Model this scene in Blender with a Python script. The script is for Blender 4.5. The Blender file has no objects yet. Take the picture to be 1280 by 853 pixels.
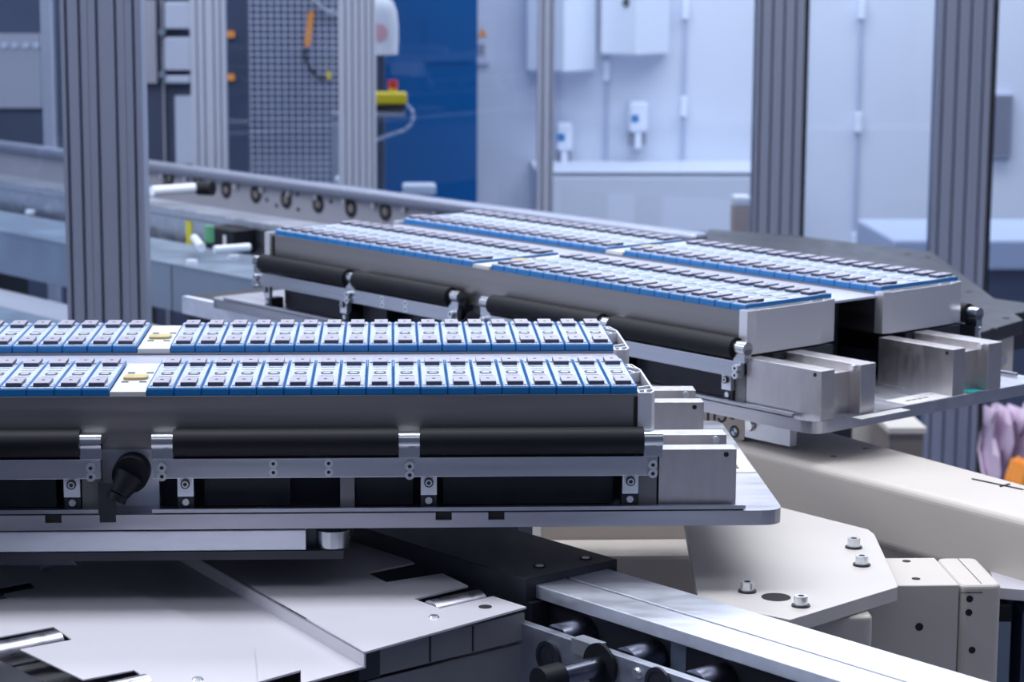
import bpy, math, random
from mathutils import Vector, Matrix
random.seed(7)
S = bpy.context.scene
COL = S.collection

# ------------------------------------------------------------------ camera
F, CX, CY = 2896.9, 640.0, 426.5
CAM = Vector((.2412, -2.258, .4236))
def _rot(yaw, pit, rol):
    c, s = math.cos(yaw), math.sin(yaw)
    r0 = Matrix(((c, -s, 0), (0, 0, -1), (s, c, 0)))
    c, s = math.cos(pit), math.sin(pit)
    r1 = Matrix(((1, 0, 0), (0, c, -s), (0, s, c)))
    c, s = math.cos(rol), math.sin(rol)
    r2 = Matrix(((c, -s, 0), (s, c, 0), (0, 0, 1)))
    return r2 @ r1 @ r0
RC = _rot(.0526, .1652, .0054)
cam = bpy.data.cameras.new('camera')
cam.sensor_width = 36.0
cam.lens = 36.0 * F / 1280
cam.clip_end = 200
cam.clip_start = .01
cam.dof.use_dof = True
cam.dof.focus_distance = 2.33
cam.dof.aperture_fstop = 10.5
camo = bpy.data.objects.new('camera', cam)
COL.objects.link(camo)
r, d, f = RC[0], RC[1], RC[2]
camo.matrix_world = Matrix(((r[0], -d[0], -f[0], CAM.x), (r[1], -d[1], -f[1], CAM.y),
                            (r[2], -d[2], -f[2], CAM.z), (0, 0, 0, 1)))
S.camera = camo
S.view_settings.view_transform = 'Standard'
S.view_settings.look = 'None'
S.view_settings.exposure = 0.25
S.view_settings.gamma = 1.0

# ------------------------------------------------------------------ world and lights
W = bpy.data.worlds.new('world'); S.world = W; W.use_nodes = True
W.node_tree.nodes['Background'].inputs[0].default_value = (.42, .48, .72, 1)
W.node_tree.nodes['Background'].inputs[1].default_value = .20
def area(name, loc, sx, sy, e, rot=(0, 0, 0), col=(.90, .93, 1.0)):
    l = bpy.data.lights.new(name, 'AREA'); l.shape = 'RECTANGLE'; l.size = sx; l.size_y = sy
    l.energy = e; l.color = col
    o = bpy.data.objects.new(name, l); o.location = loc; o.rotation_euler = rot
    COL.objects.link(o); return o
area('hall_and_fill_light', (0.3, .5, 2.6), 5.0, .9, 105)
area('hall_and_fill_light', (0.3, 2.9, 2.6), 6.0, .9, 110)
area('hall_and_fill_light', (0.6, 5.4, 2.6), 7.0, .9, 105)
area('hall_and_fill_light', (0.3, -1.9, 2.6), 5.0, .9, 16)
area('hall_and_fill_light', (-3.2, .6, 2.6), .9, 5.0, 90)  # added lamp on the left, brightens reflections on the rear module housings
area('hall_and_fill_light', (2.6, 6.2, 2.0), 4.0, .5, 32)  # added low lamp out of view, brightens reflections on the metal tops

# ------------------------------------------------------------------ pixel helpers (pixel = direction, plane = distance)
def ray(u, v):
    return RC.transposed() @ Vector(((u - CX) / F, (v - CY) / F, 1))
def pz(u, v, z):
    k = ray(u, v); t = (z - CAM.z) / k.z; return CAM + k * t
def py(u, v, y):
    k = ray(u, v); t = (y - CAM.y) / k.y; return CAM + k * t
def pn(u, v, p0, n):
    k = ray(u, v); t = (Vector(p0) - CAM).dot(n) / k.dot(n); return CAM + k * t
TH = math.radians(-52.4)
E1 = Vector((math.cos(TH), math.sin(TH), 0)); E2 = Vector((-math.sin(TH), math.cos(TH), 0))
def L(a, b, z):                       # conveyor line frame -> world
    v = E1 * a + E2 * b; return Vector((v.x, v.y, z))
FLOOR = -1.25

# ------------------------------------------------------------------ materials
def mat(name, col, rough=.5, metal=0.0, nscale=0, namt=.0, stretch=(1, 1, 1), bump=0.0, coat=0.0, rvar=.0, spec=.5):
    m = bpy.data.materials.new(name); m.use_nodes = True
    nt = m.node_tree; b = nt.nodes['Principled BSDF']
    b.inputs['Base Color'].default_value = (*col, 1); b.inputs['Roughness'].default_value = rough
    b.inputs['Metallic'].default_value = metal
    b.inputs['Specular IOR Level'].default_value = spec
    if coat: b.inputs['Coat Weight'].default_value = coat; b.inputs['Coat Roughness'].default_value = .12
    if nscale:
        tc = nt.nodes.new('ShaderNodeTexCoord'); mp = nt.nodes.new('ShaderNodeMapping')
        mp.inputs['Scale'].default_value = stretch
        nz = nt.nodes.new('ShaderNodeTexNoise'); nz.inputs['Scale'].default_value = nscale
        nz.inputs['Detail'].default_value = 6
        nt.links.new(tc.outputs['Object'], mp.inputs[0]); nt.links.new(mp.outputs[0], nz.inputs[0])
        if namt:
            mr = nt.nodes.new('ShaderNodeMapRange'); mr.inputs[1].default_value = .25; mr.inputs[2].default_value = .75
            mr.inputs[3].default_value = 1 - namt; mr.inputs[4].default_value = 1 + namt
            mx = nt.nodes.new('ShaderNodeMix'); mx.data_type = 'RGBA'; mx.blend_type = 'MULTIPLY'
            mx.inputs[0].default_value = 1; mx.inputs[6].default_value = (*col, 1)
            nt.links.new(nz.outputs[0], mr.inputs[0]); nt.links.new(mr.outputs[0], mx.inputs[7])
            nt.links.new(mx.outputs[2], b.inputs['Base Color'])
        if rvar:
            m2 = nt.nodes.new('ShaderNodeMapRange'); m2.inputs[1].default_value = .3; m2.inputs[2].default_value = .7
            m2.inputs[3].default_value = max(.03, rough - rvar); m2.inputs[4].default_value = rough + rvar
            nt.links.new(nz.outputs[0], m2.inputs[0]); nt.links.new(m2.outputs[0], b.inputs['Roughness'])
        if bump:
            bp = nt.nodes.new('ShaderNodeBump'); bp.inputs['Strength'].default_value = bump; bp.inputs['Distance'].default_value = .002
            nt.links.new(nz.outputs[0], bp.inputs['Height']); nt.links.new(bp.outputs[0], b.inputs['Normal'])
    return m
M = dict(
    alu=mat('milled_aluminium', (.80, .84, .93), .50, 1.0, 90, .05, (.3, 1, 1), .03, rvar=.05),
    brushed=mat('brushed_aluminium', (.52, .55, .62), .36, 1.0, 60, .10, (.04, 1, 1), .04, rvar=.10),
    block=mat('block_aluminium', (.60, .58, .60), .38, 1.0, 120, .06, (1, 1, .3), .03, rvar=.05),
    plate=mat('plate_aluminium', (.53, .54, .61), .38, 1.0, 60, .07, (.15, 1, 1.5), .03, rvar=.07),
    housing=mat('housing_aluminium', (.33, .315, .315), .42, 1.0, 80, .12, (.03, 1, 1), .02, rvar=.08),
    lattice=mat('cast_aluminium', (.85, .86, .90), .35, .75),
    steel=mat('bright_steel', (.52, .55, .60), .24, 1.0),
    roll=mat('roller_steel', (.50, .50, .56), .32, 1.0, 40, .15, (1, 1, 1), rvar=.1),
    shaft=mat('dark_shaft', (.16, .17, .22), .28, 1.0),
    zinc=mat('zinc_bolt', (.78, .82, .86), .30, .9),
    galv=mat('galvanised_sheet', (.20, .26, .35), .42, .4, 14, .10, (1, 1, 1), .03, rvar=.1),
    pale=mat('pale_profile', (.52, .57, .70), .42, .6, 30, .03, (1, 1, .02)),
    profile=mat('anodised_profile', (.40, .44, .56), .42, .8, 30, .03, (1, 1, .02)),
    blue=mat('blue_cell_film', (.001, .17, .48), .28, 0, coat=.3),
    celltop=mat('white_cell_top', (.50, .56, .70), .40, 0, 420, .30, (1, 1, 1), .1),
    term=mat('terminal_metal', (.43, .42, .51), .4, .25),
    ventrim=mat('vent_rim', (.06, .07, .11), .5),
    termside=mat('terminal_shade_and_clip', (.035, .05, .09), .4),  # dark reflection on terminal sides put into the colour; spacer clips share it
    vent=mat('vent_foil', (.88, .87, .84), .25, .3),
    plastic=mat('ivory_plastic', (.60, .61, .60), .45, 0, 40, .06),
    ochre=mat('ochre_sealant', (.50, .42, .20), .6, 0, 60, .2),
    black=mat('black_rubber', (.008, .009, .014), .55, 0, 30, .2, (.05, 1, 1), spec=.25),
    anod=mat('black_anodised', (.024, .027, .040), .42, .2, 30, .25, (1, .4, 1), .03, rvar=.06),
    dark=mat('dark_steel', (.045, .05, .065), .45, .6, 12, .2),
    beige=mat('beige_paint', (.59, .545, .50), .45, 0, 6, .03, (1, 1, 1)),
    beigeplate=mat('beige_coated_plate', (.62, .585, .56), .48, 0, 9, .04),
    cutedge=mat('sawn_plate_edge', (.42, .39, .36), .6, .2, 120, .2, (1, 1, .05)),
    white=mat('white_coated_sheet', (.60, .585, .64), .42, 0, 7, .03, (1, 1, 1)),
    greypanel=mat('grey_panel', (.20, .20, .22), .42, .3, 10, .1),
    alu2=mat('satin_aluminium', (.55, .59, .68), .42, 1.0, 80, .05, (.3, 1, 1), .02, rvar=.05),
    galvstrip=mat('gap_strip_metal', (.55, .58, .72), .35, .5),
    hole=mat('dark_hole', (.012, .012, .014), .8),
    wall=mat('white_wall', (.66, .71, .82), .55, 0, 2, .03),
    floor=mat('grey_floor', (.34, .36, .44), .35, 0, 3, .1),
    bluedoor=mat('blue_door', (.0, .095, .32), .22, 0, 3, .06, coat=.3),
    lightgrey=mat('light_grey_panel', (.46, .47, .54), .4, .3, 8, .06),
    slate=mat('slate_panel', (.13, .15, .22), .5),
    lightbox=mat('light_grey_box', (.45, .52, .68), .5),
    darkbox=mat('dark_blue_cabinet', (.045, .062, .115), .45, 0, 4, .15),
    mesh=mat('wire_mesh', (.58, .60, .74), .5, .2),
    yellow=mat('yellow_plastic', (.85, .66, .01), .4),
    red=mat('red_plastic', (.75, .06, .05), .35),
    orange=mat('orange_webbing', (.95, .35, .06), .55),
    grey=mat('grey_plastic', (.32, .34, .42), .45),
    cloth=mat('white_cloth', (.85, .86, .92), .7, 0, 8, .08),
    pinkprint=mat('pink_print', (.80, .45, .50), .7),
    cream=mat('cream_cabinet', (.74, .70, .64), .5),
    kraft=mat('kraft_paper', (.42, .30, .26), .7),
    brown=mat('grey_brown_panel', (.24, .21, .20), .55),
    dispenser=mat('dispenser_white', (.80, .86, .97), .3),
    sticker=mat('pale_sticker', (.74, .73, .74), .4),
    silverlabel=mat('silver_label', (.40, .37, .35), .4, .4),
    ink=mat('black_ink', (.015, .015, .02), .5),
    logoblue=mat('logo_blue', (.02, .20, .50), .4),
    logowhite=mat('logo_white', (.8, .8, .82), .4),
    teal=mat('teal_reflection_tint', (.02, .42, .38), .4),
    lilac=mat('lilac_sheet', (.62, .50, .66), .6, 0, 6, .2),
    green=mat('green_plastic', (.10, .35, .18), .5),
    yellowstripe=mat('yellow_tape', (.60, .56, .04), .5),
)
g = bpy.data.materials.new('safety_glass'); g.use_nodes = True
nt = g.node_tree; nt.nodes.clear()
out = nt.nodes.new('ShaderNodeOutputMaterial'); mx = nt.nodes.new('ShaderNodeMixShader')
tr = nt.nodes.new('ShaderNodeBsdfTransparent'); tr.inputs[0].default_value = (.90, .94, .99, 1)
gl = nt.nodes.new('ShaderNodeBsdfGlossy'); gl.inputs['Roughness'].default_value = .02
gl.inputs[0].default_value = (.9, .95, 1, 1)
fr = nt.nodes.new('ShaderNodeFresnel'); fr.inputs[0].default_value = 1.45
nt.links.new(fr.outputs[0], mx.inputs[0]); nt.links.new(tr.outputs[0], mx.inputs[1]); nt.links.new(gl.outputs[0], mx.inputs[2])
nt.links.new(mx.outputs[0], out.inputs[0])
M['glass'] = g

# ------------------------------------------------------------------ mesh helpers
FRAME = {}                                  # root name -> inverse matrix (world -> root)
def root(name, label, cat, loc=(0, 0, 0), rz=0, group=None):
    o = bpy.data.objects.new(name, None); COL.objects.link(o); o.empty_display_size = .05
    o.location = loc; o.rotation_euler = (0, 0, rz)
    FRAME[o] = (Matrix.Translation(loc) @ Matrix.Rotation(rz, 4, 'Z')).inverted()
    return tag(o, label, cat, group)
def tag(o, label=None, cat=None, group=None, kind=None):
    if label: o['label'] = label
    if cat: o['category'] = cat
    if group: o['group'] = group
    if kind: o['kind'] = kind
    return o
class MB:
    def __init__(s): s.v = []; s.f = []; s.m = []
    def add(s, vs, fs, mi=0):
        n = len(s.v); s.v += [tuple(x) for x in vs]; s.f += [[i + n for i in q] for q in fs]; s.m += [mi] * len(fs)
        return s
    def box(s, x0, x1, y0, y1, z0, z1, mi=0):
        vs = [(x, y, z) for z in (z0, z1) for y in (y0, y1) for x in (x0, x1)]
        return s.add(vs, [(0, 2, 3, 1), (4, 5, 7, 6), (0, 1, 5, 4), (2, 6, 7, 3), (0, 4, 6, 2), (1, 3, 7, 5)], mi)
    def obox(s, a0, a1, b0, b1, z0, z1, mi=0):        # box in the conveyor line frame
        vs = [L(a, b, z) for z in (z0, z1) for b in (b0, b1) for a in (a0, a1)]
        return s.add(vs, [(0, 2, 3, 1), (4, 5, 7, 6), (0, 1, 5, 4), (2, 6, 7, 3), (0, 4, 6, 2), (1, 3, 7, 5)], mi)
    def prism(s, poly, z0, z1, mi=0):
        n = len(poly); A = sum(poly[i][0] * poly[(i + 1) % n][1] - poly[(i + 1) % n][0] * poly[i][1] for i in range(n))
        if A < 0: poly = poly[::-1]
        vs = [(p[0], p[1], z0) for p in poly] + [(p[0], p[1], z1) for p in poly]
        fs = [list(range(n))[::-1], list(range(n, 2 * n))] + [(i, (i + 1) % n, n + (i + 1) % n, n + i) for i in range(n)]
        return s.add(vs, fs, mi)
    def cyl(s, p0, p1, r, n=20, r1=None, mi=0):
        p0, p1 = Vector(p0), Vector(p1); r1 = r if r1 is None else r1
        ax = (p1 - p0).normalized(); t = Vector((0, 0, 1)) if abs(ax.z) < .9 else Vector((1, 0, 0))
        u = ax.cross(t).normalized(); w = ax.cross(u)
        vs = []
        for p, rr in ((p0, r), (p1, r1)):
            for i in range(n):
                a = 2 * math.pi * i / n; vs.append(p + u * (rr * math.cos(a)) + w * (rr * math.sin(a)))
        fs = [list(range(n)), list(range(n, 2 * n))[::-1]] + [(i, n + i, n + (i + 1) % n, (i + 1) % n) for i in range(n)]
        return s.add(vs, fs, mi)
    def tube(s, pts, r, n=10):
        for a, b in zip(pts, pts[1:]): s.cyl(a, b, r, n)
        return s
    def ring(s, c, ax, r0, r1, h, n=24):
        c = Vector(c); ax = Vector(ax).normalized(); t = Vector((0, 0, 1)) if abs(ax.z) < .9 else Vector((1, 0, 0))
        u = ax.cross(t).normalized(); w = ax.cross(u); vs = []
        for rr, hh in ((r0, 0), (r1, 0), (r1, h), (r0, h)):
            for i in range(n):
                a = 2 * math.pi * i / n; vs.append(c + ax * hh + u * (rr * math.cos(a)) + w * (rr * math.sin(a)))
        fs = []
        for k in range(4):
            for i in range(n):
                j = (i + 1) % n; k2 = (k + 1) % 4
                fs.append((k * n + i, k * n + j, k2 * n + j, k2 * n + i))
        return s.add(vs, fs)
    def build(s, name, m, parent=None, local=False, smooth=False, bevel=0, seg=2, loc=None):
        vs = s.v
        if parent is not None and not local:
            p = parent
            while p.parent: p = p.parent
            if p in FRAME: vs = [FRAME[p] @ Vector(x) for x in vs]
        me = bpy.data.meshes.new(name); me.from_pydata([tuple(x) for x in vs], [], s.f)
        ms = m if isinstance(m, (list, tuple)) else [m]
        for q in ms: me.materials.append(M[q])
        if len(ms) > 1: me.polygons.foreach_set('material_index', s.m)
        if smooth:
            me.polygons.foreach_set('use_smooth', [len(q) <= 4 for q in s.f])
        me.update()
        o = bpy.data.objects.new(name, me); COL.objects.link(o)
        if parent is not None: o.parent = parent
        if loc: o.location = loc
        if bevel:
            bv = o.modifiers.new('bevel', 'BEVEL'); bv.width = bevel; bv.segments = seg; bv.limit_method = 'ANGLE'
            bv.angle_limit = math.radians(50)
        if smooth or bevel:
            import bmesh
            bm = bmesh.new(); bm.from_mesh(me); bmesh.ops.recalc_face_normals(bm, faces=bm.faces)
            if smooth:
                for e in bm.edges:
                    if len(e.link_faces) == 2 and e.calc_face_angle(0) > math.radians(40): e.smooth = False
            bm.to_mesh(me); bm.free()
        return o
def inst(src, name, parent, loc):
    o = bpy.data.objects.new(name, src.data); COL.objects.link(o); o.parent = parent; o.location = loc
    return o
def copy_tree(o, parent=None):
    c = o.copy(); COL.objects.link(c); c.parent = parent
    for ch in list(o.children): copy_tree(ch, c)
    return c
def roundpoly(poly, rad, n=5):
    out = []; N = len(poly)
    for i, p in enumerate(poly):
        rr = rad[i] if isinstance(rad, (list, tuple)) else rad
        p = Vector(p[:2]); a = Vector(poly[i - 1][:2]); b = Vector(poly[(i + 1) % N][:2])
        if not rr: out.append(tuple(p)); continue
        da = (a - p).normalized(); db = (b - p).normalized()
        q0, q1 = p + da * rr, p + db * rr
        for k in range(n + 1):
            t = k / n; out.append(tuple((1 - t) ** 2 * q0 + 2 * t * (1 - t) * p + t * t * q1))
    return out
def pxpoly(pts, z): return [tuple(pz(u, v, z)[:2]) for u, v in pts]

# ------------------------------------------------------------------ structure
tag(MB().box(-6, 7, -6, 9, FLOOR - .1, FLOOR).build('floor', 'floor'), kind='structure')
wb = tag(MB().box(.0, 7, 7.0, 7.15, FLOOR, 3.4).build('wall_back', 'wall'), kind='structure')
tag(MB().box(-4.75, -4.6, -4, 7.5, FLOOR, 3.4).build('wall_reflector', 'wall'), kind='structure')  # unseen white wall added to brighten reflections on the rear housings
tag(MB().box(-4.6, 0, 7.6, 7.75, FLOOR, 3.4).build('wall_left', 'darkbox'), kind='structure')

# ------------------------------------------------------------------ battery modules
PITCH = .027; SPC = .036; CL = .157; ROW = .2525; ZB = -.0600
def cell_protos():
    w = PITCH - .0006
    c = MB().box(0, w, 0, CL, -.052, 0)
    c.box(0, .0011, 0, CL, 0, .0012); c.box(w - .0011, w, 0, CL, 0, .0012)
    body = c.build('cell', 'blue', bevel=.0006)
    t = MB().box(.0014, w - .0014, .0012, CL - .0012, 0, .0010)
    for y in (.048, .062, .097, .111): t.box(.006, w - .006, y, y + .0018, .001, .0015)
    for x in (.0022, w - .0050):
        for y in (.006, .136): t.box(x, x + .0028, y, y + .016, .001, .0022)
    top = t.build('top_plate', 'celltop')
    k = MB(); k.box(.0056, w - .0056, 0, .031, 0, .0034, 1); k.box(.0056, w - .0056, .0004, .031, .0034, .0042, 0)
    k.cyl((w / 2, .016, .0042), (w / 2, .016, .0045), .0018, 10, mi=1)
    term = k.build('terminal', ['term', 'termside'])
    v = MB(); v.prism(roundpoly([(w / 2 - .0062, .071), (w / 2 + .0062, .071), (w / 2 + .0062, .087), (w / 2 - .0062, .087)], .004, 3), .0009, .0013, 1)
    v.prism(roundpoly([(w / 2 - .0038, .0735), (w / 2 + .0040, .0735), (w / 2 + .0040, .0815), (w / 2 - .0038, .0815)], .003, 3), .0013, .0018, 0)
    vent = v.build('vent', ['vent', 'ventrim'])
    return body, top, term, vent
PB, PT, PM, PV = cell_protos()
def add_cell(parent, x, dz=0):
    c = inst(PB, 'cell', parent, (x, 0, -ZB))
    for md in PB.modifiers:
        b = c.modifiers.new('bevel', 'BEVEL'); b.width = md.width; b.segments = 1; b.limit_method = 'ANGLE'
    inst(PT, 'top_plate', c, (0, 0, 0)); inst(PV, 'vent', c, (0, 0, 0))
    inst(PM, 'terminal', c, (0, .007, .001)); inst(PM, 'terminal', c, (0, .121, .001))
def end_plate(parent, sgn):
    # lattice casting; local x measured outward from the last cell
    def X(x): return .4862 + x if sgn > 0 else -.036 - .4862 - x
    o = -ZB
    pts = [(-.001, -.011), (.0125, -.011), (.0168, .001), (.0155, .120), (.009, .152), (.0005, .152)]
    outer = [(X(p[0]), p[1]) for p in pts]
    m = MB(); m.prism(outer, .002 , o - .030)                       # solid lower casting
    ins = []
    cxm, cym = .008, .07
    inner = [(.001, -.008), (.0115, -.008), (.0148, .002), (.0135, .119), (.008, .149), (.0015, .149)]
    n = len(pts)
    for i in range(n):                                              # rim wall
        a, b = pts[i], pts[(i + 1) % n]; c, d2 = inner[(i + 1) % n], inner[i]
        m.prism([(X(q[0]), q[1]) for q in (a, b, c, d2)], o - .030, o - .004)
    def rib(p, q, w=.0012):
        dx, dy = q[0] - p[0], q[1] - p[1]; l = math.hypot(dx, dy); nx, ny = -dy / l * w, dx / l * w
        m.prism([(X(p[0] + nx), p[1] + ny), (X(q[0] + nx), q[1] + ny), (X(q[0] - nx), q[1] - ny), (X(p[0] - nx), p[1] - ny)], o - .030, o - .0042)
    for p, q in (((.001, .020), (.014, .030)), ((.001, .004), (.0145, .012)), ((.006, -.009), (.008, .008)), ((.001, .098), (.013, .108)),
                 ((.001, .118), (.009, .104)), ((.001, .140), (.0125, .128)), ((.005, .150), (.007, .134))): rib(p, q)
    ep = m.build('end_plate', 'lattice', parent, local=True)
    MB().prism([(X(q[0]), q[1]) for q in ((.0015, -.0075), (.011, -.0075), (.0143, .002), (.013, .119), (.0078, .148), (.002, .148))], o - .0299, o - .0150).build('cavity_shade', 'dark', ep, local=True)  # dark insert paints the shade inside the lattice cavity
    return ep
def make_module(label):
    rt = root('battery_module', label, 'battery module', (0, 0, ZB), 0, 'battery modules on the carriers')
    o = -ZB; h = MB(); x0, x1 = -.036 - .486, .486
    h.box(x0, x1, -.0045, -.0006, .001, o - .0070); h.box(x0, x1, CL + .0006, CL + .0045, .001, o - .0070)
    h.box(x0, x1, -.0045, CL + .0045, 0, .002)
    h.build('housing', 'housing', rt, local=True)
    for x in (x1 - .0045, x0):                                        # dark seal strip at each end
        MB().box(x, x + .0045, -.0056, -.0046, .004, o - .009).build('seal_strip', 'hole', rt, local=True)
    for i in range(18): add_cell(rt, i * PITCH)
    for i in range(18): add_cell(rt, -.036 - (i + 1) * PITCH)
    sp = MB().box(-.0354, -.0006, -.004, CL, o - .012, o - .0022)
    spo = sp.build('spacer', 'plastic', rt, local=True)
    bl = MB().prism(roundpoly([(-.030, .058), (-.006, .060), (-.005, .078), (-.029, .080)], .006), o - .0022, o + .0005)
    bl.build('sealant', 'ochre', spo, local=True)
    for (x, y) in ((-.030, .047), (-.012, .047), (-.029, .098), (-.010, .098)):
        MB().box(x, x + .007, y, y + .004, o - .0022, o - .0016).build('clip', 'termside', spo, local=True)
    end_plate(rt, 1); end_plate(rt, -1)
    return rt
mod = make_module('sharp front battery module nearest the viewer, on the carrier in the foreground')

# ------------------------------------------------------------------ carrier
def make_carrier(label, be=.5835, bs=.2445):
    ZP = -.135; o = .135
    rt = root('workpiece_carrier', label, 'carrier', (0, 0, ZP), 0, 'workpiece carriers')
    def B(*a): return MB().box(a[0], a[1], a[2], a[3], a[4] + o, a[5] + o)
    xl, xr, y0, y1 = -.036 - .63, .63, -.030, .420
    low = roundpoly([(xl, y0), (xr, y0), (xr, y1), (xl, y1)], .022)
    notch = [(-.098, -.082), (-.045, -.029), (.284, .300), (.336, .352)]
    front = []
    for a, b in notch: front += [(a, y0), (a, y0 + .010), (b, y0 + .010), (b, y0)]
    rc = roundpoly([(xl, y0), (xr, y0), (xr, y1), (xl, y1)], .022)
    i0 = 6
    up = rc[:i0] + front + rc[i0:]
    p = MB().prism(low, 0, .0075).prism(up, .0075, .015)
    bp_ = p.build('base_plate', 'plate', rt, local=True)
    for a, b in notch: MB().box(a + .0002, b - .0002, y0 + .0030, y0 + .0098, .0076, .0148).build('slot', 'hole', bp_, local=True)  # black insert stands in for the shade inside each notch
    for ya, yb in ((-.0285, -.0235), (.402, .407)):
        for a, b in ((.006, .592), (-.628, -.045)):
            B(a, b, ya, yb, -.1188, -.1150).build('edge_rail', 'brushed', rt, local=True)
    for a, b in ((.007, .590), (-.626, -.047)):
        B(a, b, -.0275, -.0245, -.120, -.1189).build('rail_gap_shade', 'hole', rt, local=True)  # dark strip stands in for the shaded gap under the edge rail
    # machined supports and dark beams below both modules
    for r in (0, 1):
        q = r * ROW
        B(.010, .505, .030 + q, .140 + q, -.120, -.0605).build('support_beam', 'dark', rt, local=True)
        B(-.541, -.046, .030 + q, .140 + q, -.120, -.0605).build('support_beam', 'dark', rt, local=True)
        B(-.046, .010, .006 + q, .145 + q, -.120, -.0605).build('centre_block', 'alu', rt, local=True)
        for a, b in ((.055, .140), (.205, .262), (.292, .462), (-.176, -.091), (-.298, -.241), (-.498, -.328)):
            B(a, b, .002 + q, .0295 + q, -.119, -.0855).build('dark_panel', 'anod', rt, local=True)  # dark box filling the space below the clamp bars
    def side(ys, flip):
        # one row of padded clamps along a module; ys = plane offset, flip = -1 for the far side of a module
        def Y(y): return ys + y * flip
        def bb(x0, x1, ya, yb, z0, z1):
            a, b = sorted((Y(ya), Y(yb))); return B(x0, x1, a, b, z0, z1)
        for a, b in ((.0275, .2475), (.2688, .4897), (-.2835, -.0635), (-.5257, -.3048)):
            c = MB().cyl((a, Y(-.0185), -.0505 + o), (b, Y(-.0185), -.0505 + o), .0137, 24)
            c.build('padded_roller', 'black', rt, local=True, smooth=True)
        for a, b in ((.0065, .0272), (.2478, .2685), (.490, .5087), (-.0632, -.0425), (-.3045, -.2838), (-.5447, -.526)):
            c = MB().cyl((a, Y(-.0185), -.0490 + o), (b, Y(-.0185), -.0490 + o), .0085, 18)
            hb = c.build('roller_holder', 'steel', rt, local=True, smooth=True)
            bb(a, b, -.024, -.012, -.066, -.050).build('holder_foot', 'steel', hb, local=True)
        for a, b in ((.0075, .5036), (-.5396, -.0435)):
            br = bb(a, b, -.025, -.017, -.0848, -.0650).build('clamp_bar', 'brushed', rt, local=True, bevel=.0006)
            for x in ((.0165, .2585, .4985) if a > 0 else (-.0525, -.2945, -.5345)):
                for z in (-.0727, -.0815):
                    bo = MB().cyl((x, Y(-.0255), z + o), (x, Y(-.0305), z + o), .0047, 14)
                    bo.build('bolt', 'zinc', br, local=True, smooth=True)
                    MB().cyl((x, Y(-.0305), z + o), (x, Y(-.0308), z + o), .0020, 6).build('bolt_socket', 'hole', br, local=True)
            for x in ((.1248, .179) if a > 0 else (-.1608, -.215)):
                for z in (-.0705, -.0793):
                    MB().ring((x, Y(-.0249), z + o), (0, -flip, 0), .0018, .0043, .0004, 18).build('screw_ring', 'zinc', br, local=True)
                    MB().cyl((x, Y(-.0249), z + o), (x, Y(-.0252), z + o), .0018, 10).build('screw_socket', 'hole', br, local=True)
        for x in (-.080, .0307, .2695, .4694, -.3213, -.5213):
            bk = bb(x, x + .0157, -.0225, -.0165, -.1035, -.0848).build('bracket', 'alu', rt, local=True)
            MB().cyl((x + .0078, Y(-.0225), -.0905 + o), (x + .0078, Y(-.0262), -.0905 + o), .0046, 14).build('bracket_bolt', 'dark', bk, local=True, smooth=True)
            MB().ring((x + .0078, Y(-.0262), -.0905 + o), (0, -flip, 0), .0020, .0034, .0004, 14).build('bolt_rim', 'zinc', bk, local=True)
            ft = bb(x, x + .0157, -.019, .004, -.120, -.1035).build('bracket_foot', 'dark', rt, local=True)
            MB().cyl((x + .0078, Y(-.019), -.1095 + o), (x + .0078, Y(-.0215), -.1095 + o), .0035, 12).build('foot_bolt', 'zinc', ft, local=True, smooth=True)
        for x0, x1 in ((.190, .204), (.486, .504), (-.063, -.046)):
            bb(x0, x1, -.016, .004, -.119, -.0845).build('post_block', 'greypanel', rt, local=True)
    side(-.001, 1); side(ROW + CL + .001, -1); side(ROW - .001 + .0, 1) if False else None
    B(-.52, .487, CL + .0055, ROW - .0055, -.0120, -.0090).build('gap_strip', 'galvstrip', rt, local=True)
    for x in (-.45, .42): B(x, x + .02, CL + .03, ROW - .03, -.120, -.0120).build('strip_support', 'dark', rt, local=True)
    # centre locking knob and lever in front of the machined block
    kb = MB().cyl((-.0155, .006, -.0825 + o), (-.0155, -.020, -.0825 + o), .0180, 28)
    kb = kb.build('locking_knob', 'black', rt, local=True, smooth=True)
    MB().cyl((-.0155, -.020, -.0830 + o), (-.0260, -.0275, -.1000 + o), .0150, 20, .0095).cyl((-.0260, -.0275, -.100 + o), (-.0290, -.0290, -.106 + o), .0095, 18).build('lever', 'black', kb, local=True, smooth=True)
    MB().box(-.046, -.029, -.0295, -.026, -.1275 + o, -.088 + o).build('lever_tab', 'anod', kb, local=True)
    # locating bars standing out at both ends
    for sg in (1,):
        def X(a, b):
            return (a, b) if sg > 0 else (-.036 - b, -.036 - a)
        for r in (0, 1):
            q = r * bs
            a, b = X(.506, be)
            e = MB().box(a, b, -.018 + q, .005 + q, .015, -.060 + o).build('locating_bar', 'block', rt, local=True, bevel=.0006)
            xh = be - .0105
            MB().cyl((xh, -.0180 + q, -.0655 + o), (xh, -.0185 + q, -.0655 + o), .0026, 12).build('tapped_hole', 'hole', e, local=True)
            a, b = X(.506, be - .0185)
            MB().box(a, b, .005 + q, .052 + q, .015, -.070 + o).build('spacer_block', 'block', rt, local=True)
            a, b = X(.506, be)
            e = MB().box(a, b, .052 + q, .079 + q, .015, -.060 + o).build('locating_bar', 'block', rt, local=True, bevel=.0006)
            xh = be - .0115
            MB().cyl((xh, .052 + q, -.0645 + o), (xh, .0470 + q, -.0645 + o), .0036, 14).build('bar_bolt', 'zinc', e, local=True, smooth=True)
        st = MB().box(.592, .6285, .140, .255, .015, .0156).build('name_plate', 'sticker', rt, local=True)
        for i in range(4): MB().box(.6095, .6135, .158 + i * .011, .166 + i * .011, .0156, .0158).build('mark', 'ink', st, local=True)
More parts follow.
